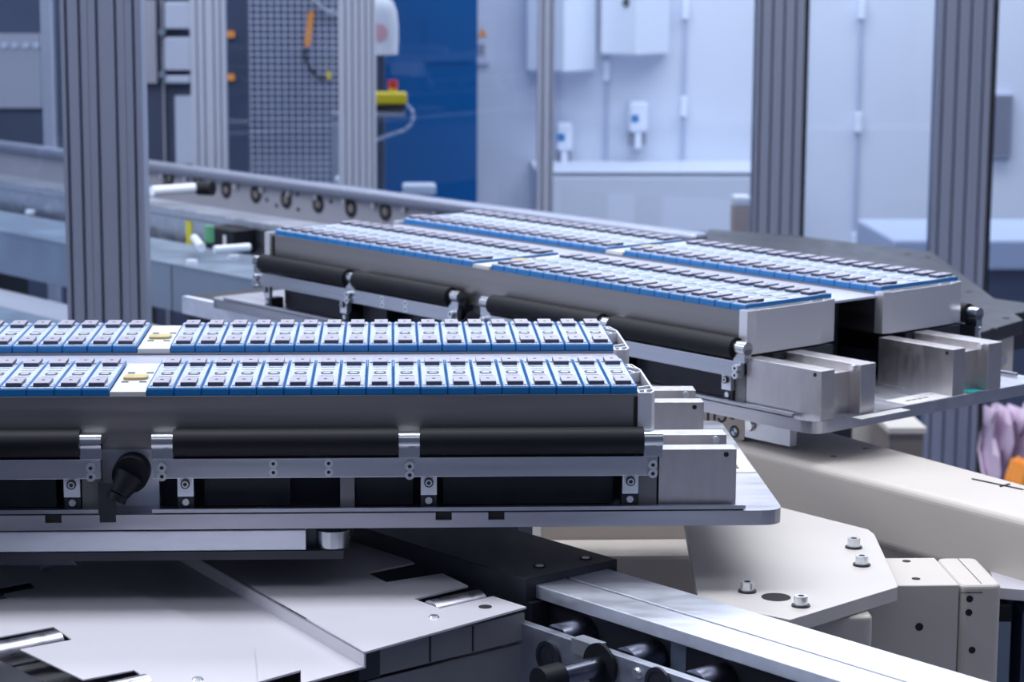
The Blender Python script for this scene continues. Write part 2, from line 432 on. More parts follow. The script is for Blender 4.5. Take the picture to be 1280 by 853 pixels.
        for i in range(4): MB().box(.600, .602, .185 + i * .010, .192 + i * .010, .0156, .0158).build('mark', 'grey', st, local=True)
    return rt
car = make_carrier('silver carrier with black padded rollers, in sharp focus across the foreground')

modB = copy_tree(mod); modB.location = (0, ROW, ZB)
modB['label'] = 'rear battery module of the sharp foreground carrier, behind its twin'
RO = Vector((.676, .536, 0)) - E1 * .486
carR = make_carrier('silver carrier standing diagonally on the conveyor behind the foreground one', .628)
carR.location = (RO.x, RO.y, -.135); carR.rotation_euler = (0, 0, TH)
bpy.context.view_layer.update()
def rloc(u, v, z): q = pz(u, v, z) - RO; return (q.dot(E1), q.dot(E2))
q = rloc(1212, 488.5, -.12); MB().box(q[0] - .012, q[0] + .012, q[1] - .012, q[1] + .012, .015, .0154).build('teal_reflection', 'teal', carR, local=True)  # teal reflection on the plate, laid on as a coloured patch
q = rloc(1105, 517, -.12); MB().box(q[0] - .008, q[0] + .008, q[1] - .05, q[1] + .04, .015, .0154).build('pale_reflection', 'plastic', carR, local=True)  # yellowish reflection on the plate, laid on as a pale patch
modC = copy_tree(mod); modC.location = (RO.x, RO.y, ZB); modC.rotation_euler = (0, 0, TH)
modC['label'] = 'nearer battery module on the diagonal background carrier'
p = RO + E2 * ROW
modD = copy_tree(mod); modD.location = (p.x, p.y, ZB); modD.rotation_euler = (0, 0, TH)
modD['label'] = 'farther battery module on the diagonal background carrier, by the dark corner plate'
for o in (PB, PT, PM, PV): bpy.data.objects.remove(o)

# ------------------------------------------------------------------ lifting unit below the foreground carrier
lu = root('lifting_unit', 'pale steel lifting beam right under the foreground carrier', 'lifting unit', (0, .19, FLOOR))
MB().box(-.62, .156, -.026, .060, -.1580, -.1375).build('beam', 'alu', lu, bevel=.001)
MB().box(-.62, .193, -.027, .060, -.1670, -.1585).build('beam_foot', 'dark', lu)
MB().box(.156, .19, -.012, .06, -.1580, -.1390).build('beam_end', 'dark', lu)
MB().cyl((.182, -.0085, -.1575), (.182, -.0085, -.1405), .0170, 24).build('guide_roller', 'steel', lu, smooth=True)
MB().box(-.30, .20, .10, .42, -.1750, -.1355).build('lift_table', 'dark', lu)
MB().cyl((.11, .42, FLOOR), (.11, .42, -.175), .045, 24).build('column', 'dark', lu, smooth=True)

# ------------------------------------------------------------------ white cover sheets in the foreground
ZW = -.200; ZL = -.2145
def screw(parent, P, r=.0055, m='zinc'):
    s = MB().cyl(P, P + Vector((0, 0, .002)), r, 14, r * .7)
    return s.build('screw', m, parent, smooth=True)
cvu = root('cover_sheet', 'white folded cover sheet with two open slots beside the black block', 'cover', tuple(pz(400, 760, ZW - .10)))
top = [(455, 815.6), (658, 759), (616, 745.5), (550, 761), (517.5, 749), (585, 732.5), (553, 717), (483, 728), (458, 716), (518, 703.5), (492, 689), (455, 671), (200, 671)]
MB().prism(pxpoly(top, ZW), ZW - .002, ZW).build('sheet', 'white', cvu)
a, b = pz(455, 815.6, ZW), pz(200, 671, ZW)
dn = Vector((0, 0, ZL - ZW)); th = E2 * .002
MB().add([a, b, b + dn, a + dn, a + th, b + th, b + th + dn, a + th + dn],
         [(0, 1, 2, 3), (4, 7, 6, 5), (0, 4, 5, 1), (3, 2, 6, 7), (0, 3, 7, 4), (1, 5, 6, 2)]).build('folded_flange', 'white', cvu)
screw(cvu, pz(542.5, 772, ZW))
h = pz(606.5, 759, ZW); MB().cyl(h, h + Vector((0, 0, .0004)), .0066, 18).build('hole', 'hole', cvu)
cvl = root('cover_sheet', 'white lower cover sheet between the folded one and the left sheet', 'cover', tuple(pz(300, 780, ZL - .10)))
lo = [(457, 833), (376, 855), (376, 838), (322, 853), (310, 880), (250, 860), (60, 671), (200, 671)]
MB().prism(pxpoly(lo, ZL), ZL - .002, ZL).build('sheet', 'white', cvl)
h = pz(320, 853, ZL)
cvx = root('cover_sheet', 'broad white cover sheet with roller slots in the lower left corner', 'cover', tuple(pz(120, 780, ZL - .09)))
ZX = ZL + .0016
lx = [(109, 707), (318, 812), (325, 900), (200, 895), (135, 864), (191, 854), (168, 838), (104, 850), (25, 812), (90, 800), (67, 784), (-8, 798), (-76, 764), (10, 748), (-6, 731), (-106, 750), (-200, 707)]
MB().prism(pxpoly(lx, ZX), ZX - .0014, ZX).build('sheet', 'white', cvx)
screw(cvx, pz(57, 711, ZX)); screw(cvx, pz(247, 850, ZX))
# rollers seen in the slots; they run across the conveyor (E2)
def slot_roller(u, v, z, ln, label, r=.0135):
    c = pz(u, v, z); c = Vector((c.x, c.y, z - r * .72))
    t = root('slot_roller', label, 'roller', tuple(c), 0, 'rollers below the cover sheets')
    MB().cyl(c - E2 * ln / 2, c + E2 * ln / 2, r, 24).build('roller', 'roll', t, smooth=True)
    MB().cyl(c - E2 * (ln / 2 + .03), c + E2 * (ln / 2 + .03), .004, 10).build('axle', 'dark', t)
slot_roller(569, 749, ZW, .062, 'steel roller in the cover slot nearest the aluminium beam')
slot_roller(31, 801, ZX, .070, 'steel roller in the slot of the lower left cover sheet')
slot_roller(-5, 741, ZX, .075, 'steel roller cut off at the left image edge')
slot_roller(140, 858, ZX, .070, 'steel roller cut off at the bottom image edge')

# frame that carries the covers
cf = root('conveyor_frame', 'dark grey conveyor frame below the white cover sheets', 'frame', tuple(L(0, .0, FLOOR)))
MB().obox(-.5, .292, -.19, .236, -.42, -.2450).build('frame_box', 'greypanel', cf)
MB().obox(.2922, .2960, .032, .236, -.36, -.236).build('front_panel', 'greypanel', cf)
MB().obox(.2925, .2980, .060, .236, -.232, -.205).build('upper_strip', 'greypanel', cf)
MB().obox(.2980, .2985, .118, .120, -.231, -.206).build('strip_joint', 'hole', cf)
MB().obox(.2980, .2985, .170, .172, -.231, -.206).build('strip_joint', 'hole', cf)
MB().obox(.2925, .3010, .034, .058, -.232, -.206).build('end_window', 'anod', cf)
MB().obox(-.5, .45, -.60, -.207, -.30, -.2190).build('dark_tray', 'anod', cf)
for aa in (-.4, .25):
    for bb_ in (-.15, .19): MB().obox(aa - .03, aa + .03, bb_ - .03, bb_ + .03, FLOOR, -.42).build('leg', 'dark', cf)

# ------------------------------------------------------------------ foreground roller conveyor: black block, twin beams, roller plate
rc = root('roller_conveyor', 'roller conveyor with twin bare aluminium beams at the lower edge', 'conveyor', tuple(L(.7, .31, FLOOR)))
ZA = -.190
MB().obox(.257, 1.9, .275, .315, ZA - .0135, ZA).build('top_beam', 'alu', rc, bevel=.0008)
MB().obox(.255, 1.9, .319, .372, ZA - .0135, ZA).build('top_beam', 'alu', rc, bevel=.0008)
MB().obox(.262, 1.9, .286, .368, ZA - .120, ZA - .0137).build('beam_web', 'dark', rc)
MB().obox(.45, .47, .2852, .286, ZA - .05, ZA - .018).build('web_label', 'galv', rc)
bk = MB().obox(-.02, .270, .262, .385, -.245, -.182).build('corner_block', 'anod', rc, bevel=.001)
for u, v in ((674.5, 708.5), (732, 698.6)):
    P = pz(u, v, -.182); MB().cyl(P, P + Vector((0, 0, .0008)), .0065, 16).build('bore', 'hole', bk)
    MB().cyl(P, P + Vector((0, 0, .0012)), .0042, 12).build('bolt', 'zinc', bk, smooth=True)
MB().obox(.2702, .278, .263, .285, -.30, -.205).build('block_foot', 'anod', rc)
MB().obox(.2705, .2725, .266, .272, -.222, -.212).build('block_pin', 'alu', rc)
ZR = -.215
sp_ = MB().obox(.266, 1.9, .233, .243, -.420, ZR).build('roller_plate', 'alu2', rc, bevel=.0006)
MB().obox(.370, .402, .2322, .2475, ZR - .012, ZR + .0025).build('clip', 'zinc', rc)
n2 = E2 * -1
def onplate(u, v): return pn(u, v, L(0, .2329, 0), E2)
for i, (u, v) in enumerate(((686.6, 822), (824, 856), (960, 905), (1090, 950))):
    c = onplate(u, v)
    bb2 = MB().ring(c, n2, .0125, .0165, .003).build('bearing', 'anod', rc)
    MB().ring(c, n2, .0070, .0125, .0018).build('bearing_ring', 'dark', bb2)
    MB().cyl(c, c + n2 * .0022, .0070, 18).build('bearing_hub', 'anod', bb2)
for u, v in ((645, 837), (797, 842)):
    c = onplate(u, v); MB().cyl(c, c + n2 * .003, .0055, 14, .0042).build('plate_bolt', 'zinc', rc, smooth=True)
c = onplate(752, 832)
sh = MB().cyl(c, c + n2 * .062, .0095, 22).build('drive_shaft', 'shaft', rc, smooth=True)
MB().cyl(c + n2 * .052, c + n2 * .078, .0130, 22).build('shaft_collar', 'black', sh, smooth=True)
MB().cyl(c + n2 * .0005, c + n2 * .004, .0215, 26).build('shaft_flange', 'black', sh, smooth=True)
for aa in (.333, .430, .520, .62, .74, .88):
    MB().cyl(L(aa, .246, ZR - .012), L(aa, .284, ZR - .012), .0165, 24).build('roller', 'shaft', rc, smooth=True)
for aa in (.45, 1.6):
    for bb_ in (.250, .345): MB().obox(aa - .03, aa + .03, bb_ - .015, bb_ + .015, FLOOR, ZA - .12 if bb_ > .3 else -.40).build('leg', 'dark', rc)

# ------------------------------------------------------------------ beige swivel unit at the lower right
su = root('swivel_unit', 'beige swivel arm with bolted octagonal plate at the lower right', 'swivel arm', (.78, .2, FLOOR))
ZQ = -.200
plq = [(848, 602), (1085, 662), (1093, 668), (1121, 729), (1122, 734), (988, 775), (873, 752)]
pl = MB().prism(pxpoly(plq, ZQ), ZQ - .0145, ZQ).build('mounting_plate', 'beigeplate', su, bevel=.0006)
for u, v in ((1067, 685), (1077, 707), (934, 740), (1001, 758)):
    P = pz(u, v, ZQ)
    MB().cyl(P, P + Vector((0, 0, .0016)), .0092, 20).build('washer', 'dark', pl, smooth=True)
    MB().cyl(P + Vector((0, 0, .0016)), P + Vector((0, 0, .0105)), .0068, 20).build('bolt', 'zinc', pl, smooth=True)
    MB().cyl(P + Vector((0, 0, .0105)), P + Vector((0, 0, .0107)), .0034, 6).build('bolt_socket', 'hole', pl)
P = pz(970, 747, ZQ); MB().cyl(P, P + Vector((0, 0, .0004)), .0145, 24).build('bore', 'hole', pl)
ZG = ZQ - .0150
def rbox(x0, x1, y0, y1, z0, z1, rad, name, m, parent, bev=.004):
    return MB().prism(roundpoly([(x0, y0), (x1, y0), (x1, y1), (x0, y1)], rad), z0, z1).build(name, m, parent, bevel=bev, seg=3, smooth=False)
arm = rbox(.60, .8250, .030, .140, -.52, ZG, .002, 'arm_body', 'beige', su, .006)
cap = rbox(.8256, .8690, .027, .138, -.52, ZG + .0004, .010, 'arm_cap', 'beige', su, .004)
MB().box(.8480, .8488, .032, .134, ZG + .0002, ZG + .0007).build('cap_seam', 'hole', cap)
MB().box(.826, .8485, .0262, .0272, ZG - .0075, ZG - .0069).build('cap_seam', 'hole', cap)
def ony_(u, v, y): return py(u, v, y)
for u, v in ((1212, 749), (1211, 766), (1215, 813)):
    q = ony_(u, v, .0270); MB().cyl(q, q + Vector((0, -.0006, 0)), .0036, 16).build('screw_hole', 'hole', cap)
q = ony_(1149, 784, .030); MB().cyl(q, q + Vector((0, -.0006, 0)), .0042, 16).build('screw_hole', 'hole', arm)
for u, v in ((1133, 702), (1145, 724)):
    q = pz(u, v, ZG); MB().cyl(q, q + Vector((0, 0, .0005)), .0045, 16).build('screw_hole', 'hole', arm)
rbox(.60, .7130, -.080, .028, -.52, ZG - .0005, .010, 'neck_body', 'beige', su, .004)
MB().cyl((.72, .12, FLOOR), (.72, .12, -.50), .11, 28).build('column', 'beige', su, smooth=True)

# beige beam crossing behind, below the diagonal carrier
bmz = -.172
bm_ = root('beige_beam', 'long beige painted beam running under the diagonal carrier to the right edge', 'beam', tuple(L(.3, .9, FLOOR)))
pts = [L(-.30, .872, 0), L(.90, .775, 0), L(.90, .868, 0), L(-.30, 1.050, 0)]
MB().prism([tuple(q[:2]) for q in pts], bmz - .078, bmz).build('beam_body', 'beige', bm_, bevel=.010, seg=5, smooth=False)
for u, v in ((1042, 571), (1082, 561)):
    q = pz(u, v, bmz); MB().cyl(q, q + Vector((0, 0, .0006)), .0040, 14).build('plug', 'brown', bm_)
q0, q1, q2_, q3 = pz(1215, 599.5, bmz), pz(1279, 613, bmz), pz(1250, 609, bmz), pz(1262, 606, bmz)
MB().tube([q0 + Vector((0, 0, .0006)), q1 + Vector((0, 0, .0006))], .0010, 6).tube([q2_ + Vector((0, 0, .0006)), q3 + Vector((0, 0, .0006))], .0010, 6).build('pen_mark', 'ink', bm_)
MB().obox(.2, .35, .85, .92, FLOOR, bmz - .079).build('leg', 'beige', bm_)
MB().obox(-.2, -.05, .92, .99, FLOOR, bmz - .079).build('leg', 'beige', bm_)

# low beige casing behind the black block
bc = root('machine_casing', 'low beige machine casing behind the black block under the carrier', 'casing', (.62, .55, FLOOR))
zs = py(800, 694, .40).z
MB().box(.42, .64, .48, .62, FLOOR, -.185).build('casing_body', 'beige', bc, bevel=.006)
MB().box(.42, .64, .40, .4795, FLOOR, zs).build('casing_step', 'beige', bc, bevel=.006)

# ------------------------------------------------------------------ side panel with the round emblem
sd = root('side_panel', 'brushed conveyor side panel with round emblem under the diagonal carrier', 'panel', tuple(L(-.3, .88, FLOOR)))
PB0 = .8685
MB().obox(-1.30, .060, PB0, PB0 + .012, -.1655, -.1365).build('panel_sheet', 'alu', sd)
MB().obox(-1.30, -.30, PB0 + .013, 1.20, -.30, -.1365).build('conveyor_bed', 'dark', sd)
MB().obox(-.06, -.05, PB0 - .0006, PB0, -.165, -.138).build('panel_joint', 'greypanel', sd)
def onpan(u, v, off=.0008): return pn(u, v, L(0, PB0 - off, 0), E2)
def panquad(pts, name, m, off):
    A = [onpan(u, v, off) for u, v in pts]; Bq = [q + E2 * (off * .9) for q in A]; n = len(A)
    return MB().add(A + Bq, [list(range(n)), list(range(n, 2 * n))[::-1]] + [(i, (i + 1) % n, n + (i + 1) % n, n + i) for i in range(n)]).build(name, m, sd)
panquad([(868, 492), (930, 508), (930, 550), (868, 572)], 'emblem_label', 'silverlabel', .0007)
ec = onpan(918, 540, .0010)
MB().cyl(ec + E2 * .0004, ec - E2 * .0004, .0078, 28).build('emblem_ring', 'ink', sd, smooth=True)
for k in range(4):
    vs = [ec - E2 * .0007]
    for i in range(7):
        t = math.pi / 2 * (k + i / 6); vs.append(ec - E2 * .0007 + E1 * (.0052 * math.cos(t)) + Vector((0, 0, .0052 * math.sin(t))))
    MB().add(vs, [[0] + list(range(1, 8))]).build('emblem_quarter', 'logoblue' if k in (1, 3) else 'logowhite', sd)
for u in (885, 893): panquad([(u - 1.4, 500), (u + 1.4, 500), (u + 1.4, 526), (u - 1.4, 526)], 'letter_stroke', 'ink', .0011)
def arc(c, ru, rv, t0, t1, w):
    o_, i_ = [], []
    for k in range(9):
        t = math.radians(t0 + (t1 - t0) * k / 8); o_.append((c[0] + ru * math.cos(t), c[1] + rv * math.sin(t))); i_.append((c[0] + (ru - w) * math.cos(t), c[1] + (rv - w) * math.sin(t)))
    for k in range(8): panquad([o_[k], o_[k + 1], i_[k + 1], i_[k]], 'letter_stroke', 'ink', .0011)
arc((902, 519), 6.5, 10, 0, 150, 3); arc((916, 512), 6.5, 13, 20, 160, 3)
c = onpan(938, 532, .001); MB().cyl(c, c - E2 * .004, .0075, 18, .006).build('panel_bolt', 'zinc', sd, smooth=True)
for aa in (-.8, -.5): MB().obox(aa - .04, aa + .04, .95, 1.15, FLOOR, -.30).build('leg', 'dark', sd)

# ------------------------------------------------------------------ far conveyor lane with rail, bearings, near beam
fl = root('far_conveyor', 'far conveyor lane with round rail and row of bearing holes', 'conveyor', tuple(L(-2.2, 1.9, FLOOR)))
ZF = -.135; RB = 2.085
MB().obox(-6.2, -1.30, RB - .022, RB + .022, ZF - .014, ZF + .014).build('top_rail', 'profile', fl, bevel=.010, seg=4)
fp = MB().obox(-6.2, -1.34, RB - .004, RB + .012, -.36, ZF - .0145).build('far_side_panel', 'lightgrey', fl)
def onfar(u, v): return pn(u, v, L(0, RB - .0042, 0), E2)
for u, v in ((248, 228), (283, 237), (320, 243), (358, 249.5), (398, 255), (439, 260.5), (482, 264.5), (212, 222)):
    c = onfar(u, v)
    b0 = MB().ring(c, n2, .010, .0225, .002, 18).build('bearing', 'dark', fp)
    MB().cyl(c, c + n2 * .0025, .0098, 16).build('bearing_hub', 'brown', fp)
for i in range(20):
    c = L(-3.4 + i * .115, RB - .012, ZF - .0145)
    MB().cyl(c, c + Vector((0, 0, -.012)), .0055, 10).build('rail_clip', 'lattice', fl, smooth=True)
for u, v in ((334, 250), (346, 257), (372, 243), (373, 262), (414, 252), (206, 230)):
    c = onfar(u, v); MB().cyl(c, c + n2 * .002, .005, 10).build('panel_screw', 'dark', fp)
NB = 1.60; ZN = -.140
MB().obox(-6.2, -1.46, NB, NB + .085, ZN - .02, ZN).build('near_beam', 'brushed', fl, bevel=.003)
MB().obox(-6.2, -1.46, NB + .006, NB + .075, -.36, ZN - .021).build('near_side_panel', 'brushed', fl)
c0 = pn(236, 283, L(0, NB + .005, 0), E2)
MB().obox(c0.dot(E1) - .012, c0.dot(E1) + .012, NB + .0045, NB + .006, -.24, ZN - .024).build('yellow_stripe', 'yellowstripe', fl)
for aa in (-5.2, -3.4, -1.6):
    MB().obox(aa - .04, aa + .04, NB + .01, NB + .07, FLOOR, -.36).build('leg', 'dark', fl)
    MB().obox(aa - .04, aa + .04, RB - .03, RB + .012, FLOOR, -.36).build('leg', 'dark', fl)
# rollers across the lane
for i in range(10):
    aa = -3.3 + i * .2
    MB().cyl(L(aa, NB + .09, -.29), L(aa, RB - .005, -.29), .022, 14).build('cross_roller', 'dark', fl, smooth=True)
# white handle rod lying over the lane
hr = root('handle_rod', 'short white rod with black grip lying over the far conveyor', 'rod', tuple(L(-2.3, 1.80, -.12)))
p0, p1 = pz(190, 239, -.128), pz(248, 235, -.128)
MB().cyl(p0, p1, .012, 14).build('rod', 'dispenser', hr, smooth=True)
p2 = pz(266, 236, -.128); MB().cyl(p1, p2, .017, 14).build('grip', 'black', hr, smooth=True)
# control box with levers
cb = root('control_box', 'small black control box with white marks by the metal cover', 'control box', tuple(pz(290, 300, -.17)))
q = pn(284, 298, L(0, NB - .03, 0), E2)
aq = q.dot(E1)
MB().obox(aq - .055, aq + .055, NB - .05, NB + .004, q.z - .03, q.z + .022).build('box', 'black', cb, bevel=.002)
for da in (-.034, .016): MB().obox(aq + da, aq + da + .010, NB - .0512, NB - .05, q.z - .010, q.z + .010).build('mark', 'sticker', cb)
p0, p1 = pz(243, 298, -.175), pz(252, 310, -.175)
MB().cyl(p0, p1, .009, 12).build('lever', 'dispenser', cb, smooth=True)
p0 = pz(262, 303, -.18); MB().cyl(p0, p0 + Vector((0, 0, .035)), .010, 14).build('button', 'green', cb, smooth=True)
p0, p1 = pz(268, 312, -.18), pz(312, 309, -.18); MB().cyl(p0, p1, .008, 12).build('link_rod', 'dispenser', cb, smooth=True)
MB().obox(aq - .13, aq + .10, NB - .14, NB - .05, q.z - .055, q.z - .0305).build('mount', 'galv', cb)

# galvanised cover box
gv = root('metal_cover', 'blue-grey galvanised sheet cover behind the thick left post', 'cover', tuple(L(-2.3, 1.42, FLOOR)))
ZS = -.205
MB().obox(-5.2, -1.80, 1.350, 1.555, ZS - .003, ZS).build('cover_top', 'galv', gv)
MB().obox(-5.2, -1.80, 1.352, 1.355, ZS - .098, ZS - .003).build('cover_front', 'galv', gv)
MB().obox(-1.803, -1.80, 1.352, 1.555, ZS - .098, ZS - .003).build('cover_end', 'galv', gv)
MB().obox(-2.10, -2.098, 1.3510, 1.352, ZS - .098, ZS - .003).build('fold_seam', 'dark', gv)
for u, v in ((240, 330), (293, 324), (38, 267)):
    q = pz(u, v, ZS); MB().cyl(q, q + Vector((0, 0, .008)), .012, 14).build('screw_head', 'dispenser', gv, smooth=True)
for aa in (-4.6, -3.0, -1.95): MB().obox(aa - .03, aa + .03, 1.40, 1.50, FLOOR, ZS - .003).build('leg', 'dark', gv)
# lower pale trough below it
tr_ = root('lower_trough', 'pale bluish trough low between the metal cover and the carriers', 'trough', tuple(L(-1.9, 1.1, FLOOR)))
MB().obox(-4.4, -1.15, 1.16, 1.30, -.335, -.325).build('trough_sheet', 'lightgrey', tr_)
MB().obox(-4.4, -.95, .90, 1.145, -.330, -.315).build('trough_tray', 'galv', tr_)
for aa in (-4.0, -2.6, -1.4): MB().obox(aa - .03, aa + .03, .95, 1.25, FLOOR, -.335).build('leg', 'dark', tr_)

# ------------------------------------------------------------------ black corner plate at the right end of the far lane
ZC = -.140
cp = root('corner_plate', 'dark scratched corner plate with cut corners at the right', 'plate', tuple(L(-.7, 1.9, FLOOR)))
pts = [(878, 302), (1165, 432), (1279, 400), (1276, 404), (1165, 316), (1000, 296), (884, 286)]
poly = pxpoly([(880, 303), (1060, 384), (1170, 432), (1279, 400), (1165, 315), (1005, 296), (886, 286.5)], ZC)
MB().prism(poly, ZC - .022, ZC).build('plate', 'anod', cp, bevel=.001)
for u, v in ((1160, 322), (1135, 318), (1211, 365), (1189, 363), (1258, 398), (1221, 401), (1209, 407), (1243, 411)):
    q = pz(u, v, ZC); MB().cyl(q, q + Vector((0, 0, .0006)), .006, 12).build('bore', 'hole', cp)
MB().obox(-1.25, -.42, 1.66, 2.05, -.225, ZC - .0225).build('plate_bed', 'dark', cp)
MB().obox(-.42, -.292, 1.50, 1.770, -.245, ZC - .0225).build('end_casing', 'cream', cp, bevel=.002)
MB().obox(-.90, -.82, 1.9, 2.0, FLOOR, -.225).build('leg', 'dark', cp)
MB().obox(-1.15, -1.05, 1.9, 2.0, FLOOR, -.225).build('leg', 'dark', cp)
fn = L(-.2915, 1.6, 0)
def onend(u, v): return pn(u, v, fn, E1)
A = [onend(u, v) for u, v in ((1234, 434), (1249, 431), (1249, 456), (1234, 460))]
MB().add(A + [q - E1 * .0004 for q in A], [(0, 1, 2, 3), (4, 7, 6, 5)]).build('type_label', 'silverlabel', cp)
for k in range(3):
    A = [onend(u, v) + E1 * .0004 for u, v in ((1236, 438 + 7 * k), (1246, 436.5 + 7 * k), (1246, 439.5 + 7 * k), (1236, 441 + 7 * k))]
    MB().add(A, [(0, 1, 2, 3)]).build('label_line', 'ink', cp)
q = onend(1252, 450); MB().cyl(q, q + E1 * .005, .008, 14).build('casing_bolt', 'zinc', cp, smooth=True)

# ------------------------------------------------------------------ aluminium posts
def post(name, label, uL, uR, Y, slots, lines=(), depth=.05, v=100, gasket=None, sw=.26, z1=1.3, pm='profile'):
    xl, xr = py(uL, v, Y).x, py(uR, v, Y).x
    pitch = (py(slots[1], v, Y).x - py(slots[0], v, Y).x)
    w = abs(pitch) * sw; dpt = .016
    front = [(xl, Y)]
    cuts = sorted([(py(s, v, Y).x, w / 2, dpt) for s in slots] + [(py(s, v, Y).x, .0008, .0015) for s in lines])
    for x, hw, dd in cuts:
        x0, x1 = max(x - hw, xl + .0005), min(x + hw, xr - .0005)
        front += [(x0, Y), (x0, Y + dd), (x1, Y + dd), (x1, Y)]
    front.append((xr, Y))
    poly = front + [(xr, Y + depth), (xl, Y + depth)]
    t = root(name, label, 'post', ((xl + xr) / 2, Y + depth / 2, FLOOR), 0, 'aluminium fence posts')
    MB().prism(poly, FLOOR, z1).build('profile', pm, t)
    if gasket:
        g0, g1 = py(gasket[0], v, Y).x, py(gasket[1], v, Y).x
        MB().box(g0, g1, Y + .004, Y + depth - .004, FLOOR + .01, z1).build('gasket', 'black', t)
    MB().box(xl - .02, xr + .02, Y - .01, Y + depth + .01, FLOOR, FLOOR + .012).build('foot_plate', 'dark', t)
    return (xl, xr)
k = 2.4
pA = post('aluminium_post', 'thick grooved aluminium post at the left, closest of the posts', 74.5 + k, 175 + k, 1.6, (81.5 + k, 98 + k, 120 + k, 143 + k, 165.5 + k), (108.5 + k, 154.5 + k), .08)
pB = post('aluminium_post', 'grooved aluminium post left of the far right one, behind the dark plate', 945.2, 1006.5, 3.85, (950.4, 964.5, 979, 993, 1006), (), .06, gasket=(1005.5, 1010.2))
pC = post('aluminium_post', 'grooved aluminium post at the far right beside the dark corner plate', 1172, 1242, 3.70, (1178.3, 1195.2, 1211.6, 1228.4, 1240.5), (1220,), .06, gasket=(1241, 1246))
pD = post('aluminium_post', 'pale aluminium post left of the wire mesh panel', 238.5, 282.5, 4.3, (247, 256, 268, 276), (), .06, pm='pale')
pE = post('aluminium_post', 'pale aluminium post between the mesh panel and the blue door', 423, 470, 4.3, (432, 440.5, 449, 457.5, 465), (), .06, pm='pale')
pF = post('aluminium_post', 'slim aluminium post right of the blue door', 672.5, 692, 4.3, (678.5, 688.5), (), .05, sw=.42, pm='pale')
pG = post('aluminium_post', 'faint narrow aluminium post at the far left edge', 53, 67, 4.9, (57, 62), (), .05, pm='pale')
def pane(label, x0, y0, x1, y1):
    d = Vector((x1 - x0, y1 - y0, 0)); n = Vector((-d.y, d.x, 0)).normalized() * .003
    a, b = Vector((x0, y0, 0)), Vector((x1, y1, 0))
    m = MB().prism([tuple((q)[:2]) for q in (a - n, b - n, b + n, a + n)], FLOOR + .02, 1.3)
    o = m.build('glass_pane', 'glass'); tag(o, label, 'glass pane', 'fence glass panes')
pane('clear glass pane over the wire mesh panel', pD[1] + .001, 4.33, pE[0] - .001, 4.33)
pane('clear glass pane in front of the blue door', pE[1] + .001, 4.33, pF[0] - .001, 4.33)
pane('clear glass pane in front of the towel dispensers', pF[1] + .001, 4.325, pB[0] - .001, 3.88)
pane('clear glass pane between the two right grooved posts', pB[1] + .012, 3.88, pC[0] - .001, 3.73)
pane('clear glass pane right of the far right post', pC[1] + .010, 3.73, pC[1] + 1.2, 3.73)
pane('hazy glass pane left of the thick left post', -1.30, 1.64, pA[0] - .001, 1.64)

# ------------------------------------------------------------------ background: wash corner on the white wall
YW = 7.0
def wallbox(u0, u1, v0, v1, dep, name, m, parent, Y=YW, z1=None):
    a, b = py(u0, v1, Y - dep), py(u1, v0, Y - dep)
    return MB().box(a.x, b.x, Y - dep, Y, a.z, b.z if z1 is None else z1)
def towel(label, u0, um, u1, v1, hole):
    a = py(u0, v1, YW - .12); m_ = py(um, v1, YW - .22); b = py(u1, v1, YW - .06)
    z0 = a.z; t = root('towel_dispenser', label, 'dispenser', (m_.x, YW - .01, z0), 0, 'towel dispensers on the wall')
    MB().prism([(a.x, YW - .12), (m_.x, YW - .22), (b.x, YW - .06), (b.x, YW - .001), (a.x, YW - .001)], z0, z0 + .42).build('casing', 'dispenser', t, bevel=.008)
    h = py(hole[0], hole[1], YW - .175)
    MB().cyl(h + Vector((.0, -.02, 0)), h + Vector((.02, .08, 0)), .018, 14).build('lock', 'hole', t)
towel('white folded-towel dispenser on the wall above the nearer soap bottle', 752, 796, 836, 68, (783, 3))
towel('white folded-towel dispenser on the wall half behind the slim post', 658, 706, 744, 89, (703, 30))
def soap(label, u, v0, v1, wpx):
    a, b = py(u - wpx / 2, v1, YW - .05), py(u + wpx / 2, v0, YW - .05)
    zm = a.z + (b.z - a.z) * .35; xm = (a.x + b.x) / 2
    t = root('soap_dispenser', label, 'dispenser', (xm, YW - .05, a.z), 0, 'soap dispensers on the wall')
    MB().prism(roundpoly([(a.x, YW - .09), (b.x, YW - .09), (b.x, YW - .001), (a.x, YW - .001)], .015), zm, b.z).build('bottle', 'dispenser', t, bevel=.012, seg=3)
    MB().box(xm - .012, xm + .012, YW - .085, YW - .06, a.z, zm).build('nozzle', 'dispenser', t)
    MB().box(a.x + .004, b.x - .004, YW - .058, YW - .001, a.z + .01, zm).build('holder', 'grey', t)
    MB().box(xm - .03, xm, YW - .0912, YW - .0905, zm + .04, zm + .07).build('print', 'logoblue', t)
soap('white soap dispenser below the right towel dispenser', 797, 127, 185, 24)
soap('white soap dispenser beside the slim post, lower of the two', 705, 153, 207, 20)
wbn = root('wash_basin', 'pale wash basin below the soap dispensers on the white wall', 'basin', (1.25, 6.8, FLOOR))
zb = py(780, 205, 6.75).z
MB().box(.80, 1.72, 6.55, 6.999, zb - .26, zb - .02).build('basin_body', 'wall', wbn, bevel=.02)
MB().box(.795, 1.725, 6.545, 6.999, zb - .0195, zb - .008).build('rim', 'wall', wbn, bevel=.008)
MB().box(1.1, 1.4, 6.75, 6.95, FLOOR, zb - .26).build('pedestal', 'wall', wbn)
